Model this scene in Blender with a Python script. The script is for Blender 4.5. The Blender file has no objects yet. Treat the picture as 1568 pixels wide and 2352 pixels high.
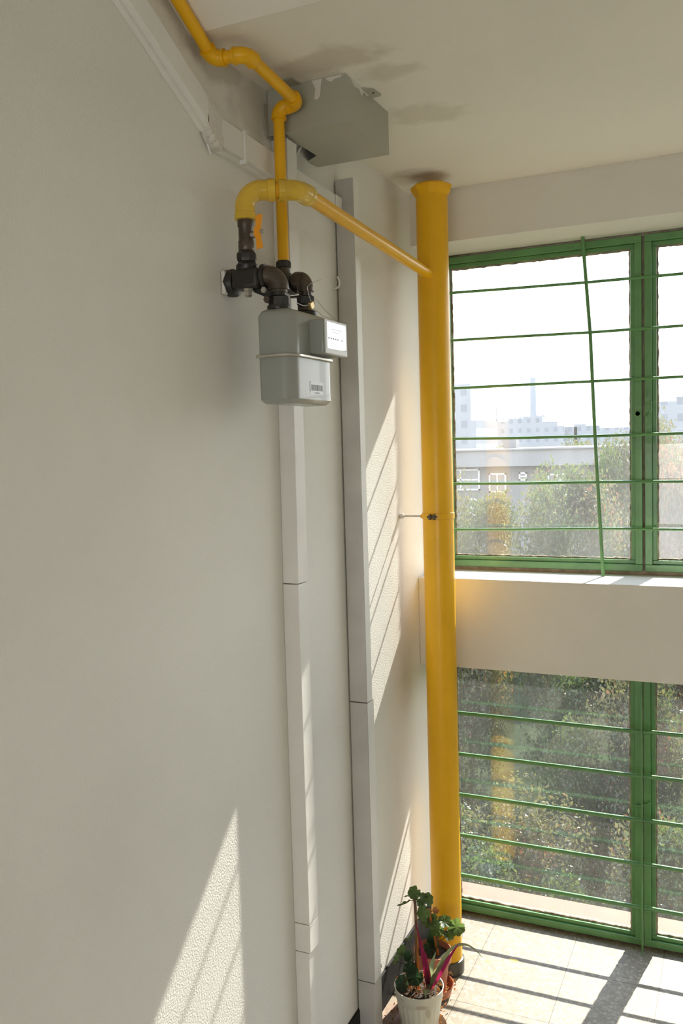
import bpy, math, random
from mathutils import Vector, Matrix
random.seed(7)
S = 1.81                      # eye height above the landing floor
scene = bpy.context.scene
COL = scene.collection

# ---------------------------------------------------------------- camera
YAW, PIT, ROL, FPX = map(float, (math.radians(24.439), math.radians(-4.19), math.radians(-1.661), 2025.0))
fw = Vector((-math.sin(YAW)*math.cos(PIT), math.cos(YAW)*math.cos(PIT), math.sin(PIT)))
rt = Vector((math.cos(YAW), math.sin(YAW), 0))
up = rt.cross(fw)
R_ = rt*math.cos(ROL) + up*math.sin(ROL)
U_ = up*math.cos(ROL) - rt*math.sin(ROL)
cam = bpy.data.objects.new('camera', bpy.data.cameras.new('camera'))
COL.objects.link(cam)
cam.matrix_world = Matrix(((R_.x, U_.x, -fw.x, 1.05), (R_.y, U_.y, -fw.y, 0.0), (R_.z, U_.z, -fw.z, S), (0, 0, 0, 1)))
cam.data.sensor_fit = 'VERTICAL'
cam.data.sensor_height = 24.0
cam.data.lens = FPX*24.0/2352.0
cam.data.clip_start = 0.02
cam.data.clip_end = 3000
scene.camera = cam

# ---------------------------------------------------------------- world, sun, exposure
world = bpy.data.worlds.new('world'); scene.world = world
world.use_nodes = True
nt = world.node_tree
for n in list(nt.nodes): nt.nodes.remove(n)
wo = nt.nodes.new('ShaderNodeOutputWorld'); bg = nt.nodes.new('ShaderNodeBackground')
tc = nt.nodes.new('ShaderNodeTexCoord'); sp = nt.nodes.new('ShaderNodeSeparateXYZ')
cr = nt.nodes.new('ShaderNodeValToRGB')
nt.links.new(tc.outputs['Generated'], sp.inputs[0]); nt.links.new(sp.outputs['Z'], cr.inputs[0])
nt.links.new(cr.outputs[0], bg.inputs[0]); nt.links.new(bg.outputs[0], wo.inputs[0])
e = cr.color_ramp.elements
e[0].position = 0.0; e[0].color = (1.0, 0.985, 0.955, 1)
e[1].position = 1.0; e[1].color = (0.42, 0.60, 0.92, 1)
x_ = e.new(0.22); x_.color = (0.97, 0.985, 1.0, 1)
x_ = e.new(0.50); x_.color = (0.66, 0.78, 0.98, 1)
bg.inputs[1].default_value = 2.05

sun = bpy.data.objects.new('sun', bpy.data.lights.new('sun', 'SUN')); COL.objects.link(sun)
sun.data.energy = 7.2
sun.data.color = (1.0, 0.94, 0.84)
sun.data.angle = math.radians(0.6)
sun.rotation_euler = Vector((-0.168, -1.0, -0.915)).to_track_quat('-Z', 'Y').to_euler()
sun.location = (2, 12, 12)

vs = scene.view_settings
vs.view_transform = 'Standard'; vs.look = 'None'; vs.gamma = 1.0; vs.use_curve_mapping = False
vs.exposure = 1.31
cy = scene.cycles
cy.use_denoising = True
try: cy.denoiser = 'OPENIMAGEDENOISE'
except Exception: pass
cy.max_bounces = 10; cy.diffuse_bounces = 6; cy.glossy_bounces = 4; cy.transparent_max_bounces = 24
cy.sample_clamp_indirect = 6.0
cy.caustics_reflective = False; cy.caustics_refractive = False

# ---------------------------------------------------------------- materials
def mat(name, col, rough=0.6, metal=0.0, var=0.0, vscale=6.0, bump=0.0, bscale=60.0, spec=0.5, transl=None, coat=0.0):
    m = bpy.data.materials.new(name); m.use_nodes = True
    t = m.node_tree; b = t.nodes['Principled BSDF']; out = t.nodes['Material Output']
    b.inputs['Base Color'].default_value = (*col, 1); b.inputs['Roughness'].default_value = rough
    b.inputs['Metallic'].default_value = metal; b.inputs['Specular IOR Level'].default_value = spec
    b.inputs['Coat Weight'].default_value = coat
    g = t.nodes.new('ShaderNodeTexCoord')
    if var > 0:
        n = t.nodes.new('ShaderNodeTexNoise'); n.inputs['Scale'].default_value = vscale; n.inputs['Detail'].default_value = 6
        r = t.nodes.new('ShaderNodeValToRGB')
        r.color_ramp.elements[0].position = 0.3; r.color_ramp.elements[1].position = 0.7
        r.color_ramp.elements[0].color = (*[max(0, c*(1-var)) for c in col], 1)
        r.color_ramp.elements[1].color = (*[min(1, c*(1+var)) for c in col], 1)
        t.links.new(g.outputs['Object'], n.inputs['Vector']); t.links.new(n.outputs['Fac'], r.inputs[0])
        t.links.new(r.outputs[0], b.inputs['Base Color'])
    if bump > 0:
        n2 = t.nodes.new('ShaderNodeTexNoise'); n2.inputs['Scale'].default_value = bscale; n2.inputs['Detail'].default_value = 5
        bp = t.nodes.new('ShaderNodeBump'); bp.inputs['Strength'].default_value = bump; bp.inputs['Distance'].default_value = 0.004
        t.links.new(g.outputs['Object'], n2.inputs['Vector']); t.links.new(n2.outputs['Fac'], bp.inputs['Height'])
        t.links.new(bp.outputs[0], b.inputs['Normal'])
    if transl:
        tr = t.nodes.new('ShaderNodeBsdfTranslucent'); tr.inputs[0].default_value = (*transl, 1)
        mx = t.nodes.new('ShaderNodeMixShader'); mx.inputs[0].default_value = 0.45
        t.links.new(b.outputs[0], mx.inputs[1]); t.links.new(tr.outputs[0], mx.inputs[2]); t.links.new(mx.outputs[0], out.inputs[0])
    return m

def colour_patches(m, spots, col, amount=0.6):
    """weathered and other coloured patches: (x, y, z, rx, ry, rz) in object space, ragged by noise"""
    t = m.node_tree; b = t.nodes['Principled BSDF']
    g = t.nodes.new('ShaderNodeTexCoord')
    n = t.nodes.new('ShaderNodeTexNoise'); n.inputs['Scale'].default_value = 14; n.inputs['Detail'].default_value = 8
    t.links.new(g.outputs['Object'], n.inputs['Vector'])
    acc = None
    for (x, y, z, rx, ry, rz, k) in spots:
        mp = t.nodes.new('ShaderNodeMapping'); mp.vector_type = 'TEXTURE'
        mp.inputs['Location'].default_value = (x, y, z); mp.inputs['Scale'].default_value = (rx, ry, rz)
        t.links.new(g.outputs['Object'], mp.inputs[0])
        ln = t.nodes.new('ShaderNodeVectorMath'); ln.operation = 'LENGTH'; t.links.new(mp.outputs[0], ln.inputs[0])
        a = t.nodes.new('ShaderNodeMath'); a.operation = 'MULTIPLY_ADD'; a.inputs[1].default_value = 1.6; a.inputs[2].default_value = -0.8
        t.links.new(n.outputs['Fac'], a.inputs[0])
        s = t.nodes.new('ShaderNodeMath'); s.operation = 'ADD'; t.links.new(ln.outputs['Value'], s.inputs[0]); t.links.new(a.outputs[0], s.inputs[1])
        mr = t.nodes.new('ShaderNodeMapRange'); mr.inputs['From Min'].default_value = 1.0; mr.inputs['From Max'].default_value = 0.55
        mr.inputs['To Min'].default_value = 0; mr.inputs['To Max'].default_value = k
        t.links.new(s.outputs[0], mr.inputs['Value'])
        if acc is None: acc = mr.outputs[0]
        else:
            q = t.nodes.new('ShaderNodeMath'); q.operation = 'MAXIMUM'
            t.links.new(acc, q.inputs[0]); t.links.new(mr.outputs[0], q.inputs[1]); acc = q.outputs[0]
    mx = t.nodes.new('ShaderNodeMixRGB'); mx.inputs[2].default_value = (*col, 1)
    bc = b.inputs['Base Color']
    if bc.is_linked: t.links.new(bc.links[0].from_socket, mx.inputs[1])
    else: mx.inputs[1].default_value = bc.default_value[:]
    t.links.new(acc, mx.inputs[0]); t.links.new(mx.outputs[0], bc)
    return m

M = {}
M['wall'] = mat('wall_plaster', (0.75, 0.737, 0.69), 0.85, var=0.025, vscale=3, bump=0.35, bscale=220, spec=0.2)
colour_patches(M['wall'], [(0, 1.72, S+0.845, 0.1, 0.16, 0.05, 0.5), (0, 1.86, S+0.80, 0.1, 0.13, 0.09, 0.35)], (0.36, 0.32, 0.25))
M['winwall'] = mat('window_wall_plaster', (0.70, 0.67, 0.60), 0.85, var=0.03, vscale=4, bump=0.3, bscale=160, spec=0.2)
M['ceil'] = mat('ceiling_plaster', (0.77, 0.735, 0.65), 0.9, var=0.03, vscale=2, bump=0.3, bscale=120, spec=0.1)
colour_patches(M['ceil'], [(0.20, 1.87, S+0.865, 0.16, 0.075, 0.1, 0.42), (0.29, 1.98, S+0.865, 0.11, 0.06, 0.1, 0.32), (0.29, 2.27, S+0.865, 0.12, 0.09, 0.1, 0.3)], (0.40, 0.34, 0.24))
colour_patches(M['ceil'], [(0.10, 2.74, S+0.865, 0.10, 0.06, 0.1, 0.3)], (0.30, 0.27, 0.23))  # dark ragged patch on the ceiling above the thick riser pipe
M['yellow'] = mat('yellow_gloss_paint', (0.76, 0.405, 0.005), 0.36, spec=0.35, var=0.05, vscale=9, bump=0.12, bscale=40, coat=0.05)
M['yellow2'] = mat('lemon_gloss_paint', (0.66, 0.42, 0.03), 0.26, var=0.12, vscale=25, bump=0.5, bscale=55, coat=0.4)
M['orange'] = mat('orange_plastic', (0.85, 0.33, 0.01), 0.35)
M['green'] = mat('green_gloss_paint', (0.095, 0.235, 0.08), 0.33, var=0.15, vscale=14, bump=0.4, bscale=60, coat=0.2)
M['putty'] = mat('dirty_putty', (0.22, 0.19, 0.13), 0.9, var=0.6, vscale=40, bump=1.0, bscale=90)
M['conduit'] = mat('painted_conduit', (0.74, 0.725, 0.69), 0.5, var=0.04, vscale=8, bump=0.08, bscale=80)
M['conduit_grey'] = mat('grey_weathered_conduit', (0.52, 0.50, 0.47), 0.55, var=0.12, vscale=7, bump=0.1, bscale=60)
M['grey'] = mat('grey_enamel', (0.29, 0.30, 0.275), 0.28, var=0.02, vscale=5, coat=0.2)
M['boxgrey'] = mat('grey_sheet_metal', (0.38, 0.375, 0.31), 0.45, var=0.03, vscale=5)
colour_patches(M['boxgrey'], [(0.12, 1.93, S+0.845, 0.02, 0.06, 0.035, 1.0), (0.15, 1.93, S+0.862, 0.09, 0.06, 0.008, 1.0), (0.21, 2.04, S+0.862, 0.05, 0.12, 0.008, 1.0), (0.03, 1.93, S+0.855, 0.03, 0.04, 0.02, .8)], (0.55, 0.51, 0.45))
M['dark'] = mat('inside_shade', (0.02, 0.02, 0.02), 0.8)
M['iron'] = mat('black_iron', (0.018, 0.015, 0.013), 0.38, var=0.3, vscale=30, bump=0.4, bscale=90, spec=0.5)
M['rust'] = mat('brown_iron', (0.085, 0.065, 0.05), 0.36, var=0.4, vscale=28, bump=0.5, bscale=80, metal=0.4)
M['brass'] = mat('brass', (0.5, 0.38, 0.18), 0.35, metal=0.8, var=0.2, vscale=80)
M['steel'] = mat('dull_steel', (0.45, 0.43, 0.40), 0.35, metal=0.8, var=0.1, vscale=40)
M['flange'] = mat('flange_metal', (0.50, 0.47, 0.42), 0.25, metal=0.6)
M['display'] = mat('display_glass', (0.62, 0.65, 0.70), 0.06, spec=0.9, coat=1.0)
M['frame_grey'] = mat('display_bezel', (0.56, 0.56, 0.54), 0.35)
M['paper'] = mat('paper_label', (0.34, 0.35, 0.33), 0.25, coat=.2)
M['ink'] = mat('ink', (0.07, 0.07, 0.075), 0.4)
M['sticker'] = mat('white_sticker', (0.68, 0.66, 0.63), 0.5, var=0.2, vscale=120)
M['cap_white'] = mat('plaster_lump', (0.66, 0.63, 0.57), 0.8, bump=0.8, bscale=90)
M['base_dark'] = mat('dark_base_paint', (0.028, 0.027, 0.026), 0.6, var=0.3, vscale=20, spec=0.06)
M['ring'] = mat('grey_sleeve_paint', (0.055, 0.05, 0.035), 0.4, var=0.4, vscale=20)
M['whitepot'] = mat('cream_plastic_pot', (0.62, 0.60, 0.50), 0.45, var=0.08, vscale=12)
colour_patches(M['whitepot'], [(0.03, -0.06, 0.115, 0.02, 0.04, 0.008, .5), (-.03, -.06, .128, .012, .04, .005, .5), (0.045, -0.05, 0.09, 0.006, 0.04, 0.022, .5)], (0.30, 0.22, 0.15))
M['terra'] = mat('terracotta', (0.40, 0.14, 0.075), 0.6, var=0.2, vscale=20)
M['saucer'] = mat('brown_plastic_saucer', (0.22, 0.13, 0.08), 0.5, var=0.3, vscale=18)
M['bluepot'] = mat('blue_grey_glaze', (0.12, 0.15, 0.22), 0.2)
M['soil'] = mat('soil', (0.035, 0.022, 0.014), 0.9, var=0.5, vscale=60, bump=1.0, bscale=80)
M['stemb'] = mat('woody_stem', (0.16, 0.085, 0.04), 0.6, var=0.3, vscale=50, bump=.5, bscale=120)
M['stemo'] = mat('orange_stem', (0.50, 0.19, 0.03), 0.4, transl=(0.6, 0.25, 0.05))
M['leafg'] = mat('geranium_leaf', (0.045, 0.085, 0.028), 0.5, var=0.3, vscale=40, transl=(0.13, 0.20, 0.045))
M['leafd'] = mat('dark_geranium_leaf', (0.02, 0.048, 0.02), 0.5, var=0.25, vscale=30, transl=(0.03, 0.07, 0.02))
M['leafp'] = mat('purple_leaf', (0.10, 0.012, 0.03), 0.4, transl=(0.34, 0.015, 0.08))
M['leafc'] = mat('cream_green_leaf', (0.22, 0.24, 0.13), 0.45, transl=(0.25, 0.28, 0.13))
M['dry'] = mat('dry_leaf', (0.26, 0.12, 0.05), 0.8, var=0.5, vscale=50, transl=(0.4, 0.18, 0.06))
M['ledge'] = mat('ledge_concrete', (0.20, 0.095, 0.06), 0.8, var=0.08, vscale=10)
M['ext'] = mat('outer_wall_render', (0.5, 0.45, 0.4), 0.9)
M['white_plastic'] = mat('white_plastic', (0.7, 0.69, 0.65), 0.5)

# terrazzo tiles
m = bpy.data.materials.new('terrazzo_tiles'); m.use_nodes = True; t = m.node_tree; b = t.nodes['Principled BSDF']
g = t.nodes.new('ShaderNodeTexCoord')
v1 = t.nodes.new('ShaderNodeTexVoronoi'); v1.inputs['Scale'].default_value = 75; v1.inputs['Randomness'].default_value = 1
v2 = t.nodes.new('ShaderNodeTexVoronoi'); v2.inputs['Scale'].default_value = 75; v2.feature = 'DISTANCE_TO_EDGE'
r1 = t.nodes.new('ShaderNodeValToRGB'); sx = t.nodes.new('ShaderNodeSeparateColor')
r1.color_ramp.elements[0].color = (0.18, 0.155, 0.115, 1); r1.color_ramp.elements[1].color = (0.30, 0.268, 0.205, 1)
r1.color_ramp.elements[0].position = 0.15; r1.color_ramp.elements[1].position = 0.8
t.links.new(g.outputs['Object'], v1.inputs['Vector']); t.links.new(g.outputs['Object'], v2.inputs['Vector'])
t.links.new(v1.outputs['Color'], sx.inputs[0]); t.links.new(sx.outputs[0], r1.inputs[0])
gt = t.nodes.new('ShaderNodeMath'); gt.operation = 'LESS_THAN'; gt.inputs[1].default_value = 0.10; t.links.new(v2.outputs['Distance'], gt.inputs[0])
mx = t.nodes.new('ShaderNodeMixRGB'); mx.inputs[2].default_value = (0.205, 0.178, 0.13, 1)
t.links.new(gt.outputs[0], mx.inputs[0]); t.links.new(r1.outputs[0], mx.inputs[1])
br = t.nodes.new('ShaderNodeTexBrick'); br.offset = 0.0; br.inputs['Scale'].default_value = 1.0
br.inputs['Brick Width'].default_value = 0.30; br.inputs['Row Height'].default_value = 0.30; br.inputs['Mortar Size'].default_value = 0.0012
br.inputs['Color1'].default_value = (1, 1, 1, 1); br.inputs['Color2'].default_value = (1, 1, 1, 1); br.inputs['Mortar'].default_value = (0.4, 0.37, 0.33, 1)
mp = t.nodes.new('ShaderNodeMapping'); mp.inputs['Location'].default_value = (0.09, 0.06, 0)
t.links.new(g.outputs['Object'], mp.inputs[0]); t.links.new(mp.outputs[0], br.inputs['Vector'])
mm = t.nodes.new('ShaderNodeMixRGB'); mm.blend_type = 'MULTIPLY'; mm.inputs[0].default_value = 1
t.links.new(mx.outputs[0], mm.inputs[1]); t.links.new(br.outputs['Color'], mm.inputs[2]); t.links.new(mm.outputs[0], b.inputs['Base Color'])
b.inputs['Roughness'].default_value = 0.5; b.inputs['Specular IOR Level'].default_value = 0.25
M['floor'] = m
colour_patches(m, [(0.33, 2.93, 0, 0.02, 0.012, 0.1, 1), (0.245, 2.89, 0, 0.016, 0.01, 0.1, 1)], (0.75, 0.6, 0.08))
colour_patches(m, [(0.10, 2.52, 0, 0.10, 0.14, 0.1, .8), (0.05, 2.40, 0, 0.10, 0.14, 0.1, .8)], (0.22, 0.12, 0.08))

def pane_mat(name, dust, tint=(0.97, 0.98, 0.98)):
    m = bpy.data.materials.new(name); m.use_nodes = True; t = m.node_tree
    for n in list(t.nodes): t.nodes.remove(n)
    o = t.nodes.new('ShaderNodeOutputMaterial')
    tr = t.nodes.new('ShaderNodeBsdfTransparent'); tr.inputs[0].default_value = (*tint, 1)
    gl = t.nodes.new('ShaderNodeBsdfGlossy'); gl.inputs['Roughness'].default_value = 0.0
    lw = t.nodes.new('ShaderNodeLayerWeight'); lw.inputs[0].default_value = 0.5
    pw = t.nodes.new('ShaderNodeMath'); pw.operation = 'POWER'; pw.inputs[1].default_value = 4.0
    ma = t.nodes.new('ShaderNodeMath'); ma.operation = 'MULTIPLY_ADD'; ma.inputs[1].default_value = 0.9; ma.inputs[2].default_value = 0.045
    t.links.new(lw.outputs['Facing'], pw.inputs[0]); t.links.new(pw.outputs[0], ma.inputs[0])
    m1 = t.nodes.new('ShaderNodeMixShader'); t.links.new(ma.outputs[0], m1.inputs[0]); t.links.new(tr.outputs[0], m1.inputs[1]); t.links.new(gl.outputs[0], m1.inputs[2])
    tl = t.nodes.new('ShaderNodeBsdfTranslucent'); tl.inputs[0].default_value = (0.80, 0.80, 0.78, 1)
    df = t.nodes.new('ShaderNodeBsdfDiffuse'); df.inputs[0].default_value = (0.6, 0.6, 0.57, 1)
    m2 = t.nodes.new('ShaderNodeMixShader'); m2.inputs[0].default_value = 0.7
    t.links.new(df.outputs[0], m2.inputs[1]); t.links.new(tl.outputs[0], m2.inputs[2])
    g = t.nodes.new('ShaderNodeTexCoord')
    n1 = t.nodes.new('ShaderNodeTexNoise'); n1.inputs['Scale'].default_value = 7; n1.inputs['Detail'].default_value = 8
    mpn = t.nodes.new('ShaderNodeMapping'); mpn.inputs['Scale'].default_value = (1, 1, 0.5)
    t.links.new(g.outputs['Object'], mpn.inputs[0]); t.links.new(mpn.outputs[0], n1.inputs['Vector'])
    n2 = t.nodes.new('ShaderNodeTexNoise'); n2.inputs['Scale'].default_value = 260; n2.inputs['Detail'].default_value = 2
    t.links.new(g.outputs['Object'], n2.inputs['Vector'])
    a = t.nodes.new('ShaderNodeMapRange'); a.inputs['From Min'].default_value = 0.3; a.inputs['From Max'].default_value = 0.75
    a.inputs['To Min'].default_value = dust*0.6; a.inputs['To Max'].default_value = dust*1.5
    t.links.new(n1.outputs['Fac'], a.inputs['Value'])
    c = t.nodes.new('ShaderNodeMapRange'); c.inputs['From Min'].default_value = 0.70; c.inputs['From Max'].default_value = 0.78
    c.inputs['To Min'].default_value = 0; c.inputs['To Max'].default_value = 0.5
    t.links.new(n2.outputs['Fac'], c.inputs['Value'])
    ad = t.nodes.new('ShaderNodeMath'); ad.operation = 'ADD'; ad.use_clamp = True
    t.links.new(a.outputs[0], ad.inputs[0]); t.links.new(c.outputs[0], ad.inputs[1])
    m3 = t.nodes.new('ShaderNodeMixShader'); t.links.new(ad.outputs[0], m3.inputs[0]); t.links.new(m1.outputs[0], m3.inputs[1]); t.links.new(m2.outputs[0], m3.inputs[2])
    t.links.new(m3.outputs[0], o.inputs[0])
    return m
M['pane_up'] = pane_mat('dusty_pane_upper', 0.038)
M['pane_low'] = pane_mat('dusty_pane_lower', 0.013)

# ---------------------------------------------------------------- mesh helpers
class MB:
    def __init__(s): s.v = []; s.f = []
    def add(s, v, f):
        k = len(s.v); s.v += [tuple(p) for p in v]; s.f += [tuple(i+k for i in q) for q in f]; return s
    def box(s, x0, x1, y0, y1, z0, z1, rot=None, c=None):
        v = [Vector((x, y, z)) for z in (z0, z1) for x, y in ((x0, y0), (x1, y0), (x1, y1), (x0, y1))]
        if rot is not None:
            c = Vector(c); v = [rot @ (p-c) + c for p in v]
        return s.add(v, [(3, 2, 1, 0), (4, 5, 6, 7), (0, 1, 5, 4), (1, 2, 6, 5), (2, 3, 7, 6), (3, 0, 4, 7)])
    def prism(s, poly, axis, a, b):
        n = len(poly); v = []
        for q in (a, b):
            for (p, r) in poly:
                v.append({'x': (q, p, r), 'y': (p, q, r), 'z': (p, r, q)}[axis])
        return s.add(v, [tuple(range(n))[::-1], tuple(range(n, 2*n))] + [(i, (i+1) % n, n+(i+1) % n, n+i) for i in range(n)])
    def loops(s, rings, cap=True):
        n = len(rings[0]); v = [p for r in rings for p in r]; f = []
        for k in range(len(rings)-1):
            for i in range(n):
                j = (i+1) % n; f.append((k*n+i, k*n+j, (k+1)*n+j, (k+1)*n+i))
        if cap: f += [tuple(range(n))[::-1], tuple(range((len(rings)-1)*n, len(rings)*n))]
        return s.add(v, f)
    def lathe(s, prof, c=(0, 0, 0), n=32, cap=True, rip=None, axis='z'):
        rings = []
        for (r, z) in prof:
            ring = []
            for i in range(n):
                a = 2*math.pi*i/n; rr = r*(1 + (rip(a, z) if rip else 0))
                p = (rr*math.cos(a), rr*math.sin(a), z)
                if axis == 'x': p = (z, p[0], p[1])
                if axis == 'y': p = (p[0], z, p[1])
                ring.append((c[0]+p[0], c[1]+p[1], c[2]+p[2]))
            rings.append(ring)
        return s.loops(rings, cap)
    def tube(s, pts, r, n=16, cap=True):
        P = [Vector(p) for p in pts]; rs = r if isinstance(r, (list, tuple)) else [r]*len(P)
        t0 = (P[1]-P[0]).normalized(); ref = Vector((0, 0, 1)) if abs(t0.z) < 0.9 else Vector((1, 0, 0))
        nrm = (ref - t0*ref.dot(t0)).normalized(); rings = []
        for i, p in enumerate(P):
            t = ((P[min(i+1, len(P)-1)]-p).normalized() + (p-P[max(i-1, 0)]).normalized()).normalized()
            nrm = (nrm - t*nrm.dot(t)).normalized(); bn = t.cross(nrm)
            rings.append([tuple(p + (nrm*math.cos(2*math.pi*k/n) + bn*math.sin(2*math.pi*k/n))*rs[i]) for k in range(n)])
        return s.loops(rings, cap)

def obj(name, mb, material, parent=None, smooth=True, bevel=0.0, loc=None):
    me = bpy.data.meshes.new(name); me.from_pydata(mb.v, [], mb.f); me.validate(); me.update()
    import bmesh
    bm = bmesh.new(); bm.from_mesh(me); bmesh.ops.recalc_face_normals(bm, faces=bm.faces); bm.to_mesh(me); bm.free()
    o = bpy.data.objects.new(name, me); COL.objects.link(o)
    me.materials.append(material)
    if smooth:
        me.polygons.foreach_set('use_smooth', [True]*len(me.polygons))
        try: me.set_sharp_from_angle(angle=math.radians(38))
        except Exception: pass
    if bevel > 0:
        md = o.modifiers.new('bevel', 'BEVEL'); md.width = bevel; md.segments = 2; md.limit_method = 'ANGLE'
    if loc is not None: o.location = loc
    if parent is not None: o.parent = parent
    return o
def tag(o, label, cat, group=None, kind=None):
    o['label'] = label; o['category'] = cat
    if group: o['group'] = group
    if kind: o['kind'] = kind
    return o
def thing(name, label, cat, loc=(0, 0, 0), group=None, kind=None):
    o = bpy.data.objects.new(name, None); o.empty_display_size = 0.05; COL.objects.link(o); o.location = loc
    return tag(o, label, cat, group, kind)
def part(name, mb, m, parent, smooth=True, bevel=0.0, label=None):
    """mesh written in world metres, hung under a thing whose origin is at its base"""
    root = parent; off = Vector((0, 0, 0))
    while root is not None: off += root.location; root = root.parent
    mb.v = [tuple(Vector(p)-off) for p in mb.v]
    o = obj(name, mb, m, parent, smooth, bevel)
    if label: o['label'] = label
    return o
def struct(name, mb, m, label=None, parent=None, smooth=False, bevel=0.0):
    o = obj(name, mb, m, parent, smooth, bevel)
    if parent is None:
        o['kind'] = 'structure'
        if label: o['label'] = label
        o['category'] = name.rstrip('_0123456789').split('_')[0]
    return o
def Z(z): return z + S
def W(p): return (p[0], p[1], p[2]+S)

# ---------------------------------------------------------------- room shell
SL = 0.54
XR = 2.25; YB = -3.2; CEIL = Z(0.865); CR = 1.615
TOPY = 0.0; TOPZ = CEIL + (CR-TOPY)*SL
T = 0.15
struct('wall_left', MB().prism([(YB, 0), (3.32, 0), (3.32, CEIL+.02), (CR, CEIL+.02), (TOPY, TOPZ+.02), (YB, TOPZ+.02)], 'x', -T, 0), M['wall'], 'plain off-white plaster wall the gas pipes run on')
struct('wall_right', MB().prism([(YB, 0), (3.32, 0), (3.32, CEIL+.02), (CR, CEIL+.02), (TOPY, TOPZ+.02), (YB, TOPZ+.02)], 'x', XR, XR+T), M['wall'], 'plaster wall on the right of the landing')
# rear wall; its unseen opening is added to let sky light in
struct('wall_back', MB().box(0, XR, YB-T, YB, 0, 0.25).box(0, XR, YB-T, YB, 1.75, TOPZ+.02).box(0, .10, YB-T, YB, .25, 1.75).box(XR-.10, XR, YB-T, YB, .25, 1.75), M['wall'], 'plaster wall behind the viewer with an unseen opening added for sky light')
struct('floor', MB().box(-T, XR+T, YB-T, 3.32, -0.15, 0), M['floor'], 'pale terrazzo tiled landing floor')
struct('ceiling', MB().box(0, XR, CR, 2.956, CEIL, CEIL+.15).prism([(CR, CEIL), (CR, CEIL+.15), (TOPY, TOPZ+.15), (YB, TOPZ+.15), (YB, TOPZ), (TOPY, TOPZ)], 'x', 0, XR), M['ceil'], 'cream plaster ceiling with the sloping stair underside')
YI, YW, YO = 2.956, 3.165, 3.33
struct('wall_window', MB().box(0, XR, YI, YO, Z(.690), CEIL+.15), M['winwall'], 'plaster beam above the upper windows')
struct('wall_window_middle', MB().box(0, XR, YI, YO, Z(-.787), Z(-.471)), M['winwall'], 'plaster parapet band between upper and lower windows', bevel=.003)
struct('trim_1', MB().box(0, .012, 3.03, 3.17, Z(-.471), Z(.69)), M['wall'], 'raised plaster strip at the left reveal of the upper window')
struct('trim_2', MB().box(-.15, XR, 3.215, 3.33, Z(-1.81), Z(-1.768)), M['ledge'], 'pinkish concrete ledge outside the lower windows')
struct('baseboard_left', MB().box(0, .008, YB, 3.17, 0, Z(-1.695)), M['base_dark'], 'glossy black painted baseboard along the left wall')
struct('trim_3', MB().box(-.15, 0, 3.32, 3.345, -.2, CEIL+.3), M['ext'], 'outer wall edge')

# ---------------------------------------------------------------- windows
GY = 3.2
def casement(name, x0, x1, z0, z1, pane, lean=0.0, label=None):
    w = thing(name, label, 'window', ((x0+x1)/2, GY, z0), kind='structure')
    def frame(x0, x1, z0, z1, w_, y0, y1, nm, m, bev=.002):
        f = MB()
        f.box(x0, x1, y0, y1, z0, z0+w_); f.box(x0, x1, y0, y1, z1-w_, z1)
        f.box(x0, x0+w_, y0, y1, z0+w_, z1-w_); f.box(x1-w_, x1, y0, y1, z0+w_, z1-w_)
        return part(nm, f, m, w, smooth=False, bevel=bev)
    frame(x0, x1, z0, z1, .024, 3.172, 3.225, 'window_frame', M['green'])
    frame(x0+.024, x1-.024, z0+.024, z1-.024, .014, 3.184, 3.222, 'sash', M['green'])
    # ragged putty
    a, b_, c, d = x0+.038, x1-.038, z0+.038, z1-.038
    rnd = random.Random(int(x0*100)+int(z0*10))
    mb = MB()
    def strip(p0, p1, inward):
        n = 70; v = []; f = []
        for i in range(n+1):
            t_ = i/n; px = p0[0]+(p1[0]-p0[0])*t_; pz = p0[1]+(p1[1]-p0[1])*t_
            ww = .0035+.003*rnd.random()
            for (q, yy) in ((0, 3.193), (ww, 3.196), (ww+.001, 3.2015), (0, 3.2015)):
                v.append((px+inward[0]*q, yy, pz+inward[1]*q))
        for i in range(n):
            for k in range(4):
                f.append((i*4+k, i*4+(k+1) % 4, i*4+4+(k+1) % 4, i*4+4+k))
        mb.add(v, f)
    strip((a, c), (b_, c), (0, 1)); strip((a, d), (b_, d), (0, -1)); strip((a, c), (a, d), (1, 0)); strip((b_, c), (b_, d), (-1, 0))
    part('putty', mb, M['putty'], w, smooth=False)
    part('pane', MB().box(a-.005, b_+.005, 3.2005, 3.2045, c-.005, d+.005), pane, w, smooth=False)
    return w
w1 = casement('window_1', 0.030, .742, Z(-.457), Z(.682), M['pane_up'], label='upper left casement with green frame and dusty pane')
w2 = casement('window_2', .750, 1.46, Z(-.457), Z(.682), M['pane_up'], label='upper right casement cut by the right edge of the view')
w3 = casement('window_3', 0.022, .736, Z(-1.800), Z(-.78), M['pane_low'], label='lower left casement reaching down to the terrazzo floor')
w4 = casement('window_4', .742, 1.46, Z(-1.800), Z(-.78), M['pane_low'], label='lower right casement cut by the right edge of the view')
casement('window_5', 1.468, 2.22, Z(-.457), Z(.682), M['pane_up'], label='third upper casement outside the view')
casement('window_6', 1.468, 2.22, Z(-1.800), Z(-.78), M['pane_low'], label='third lower casement outside the view')
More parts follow.
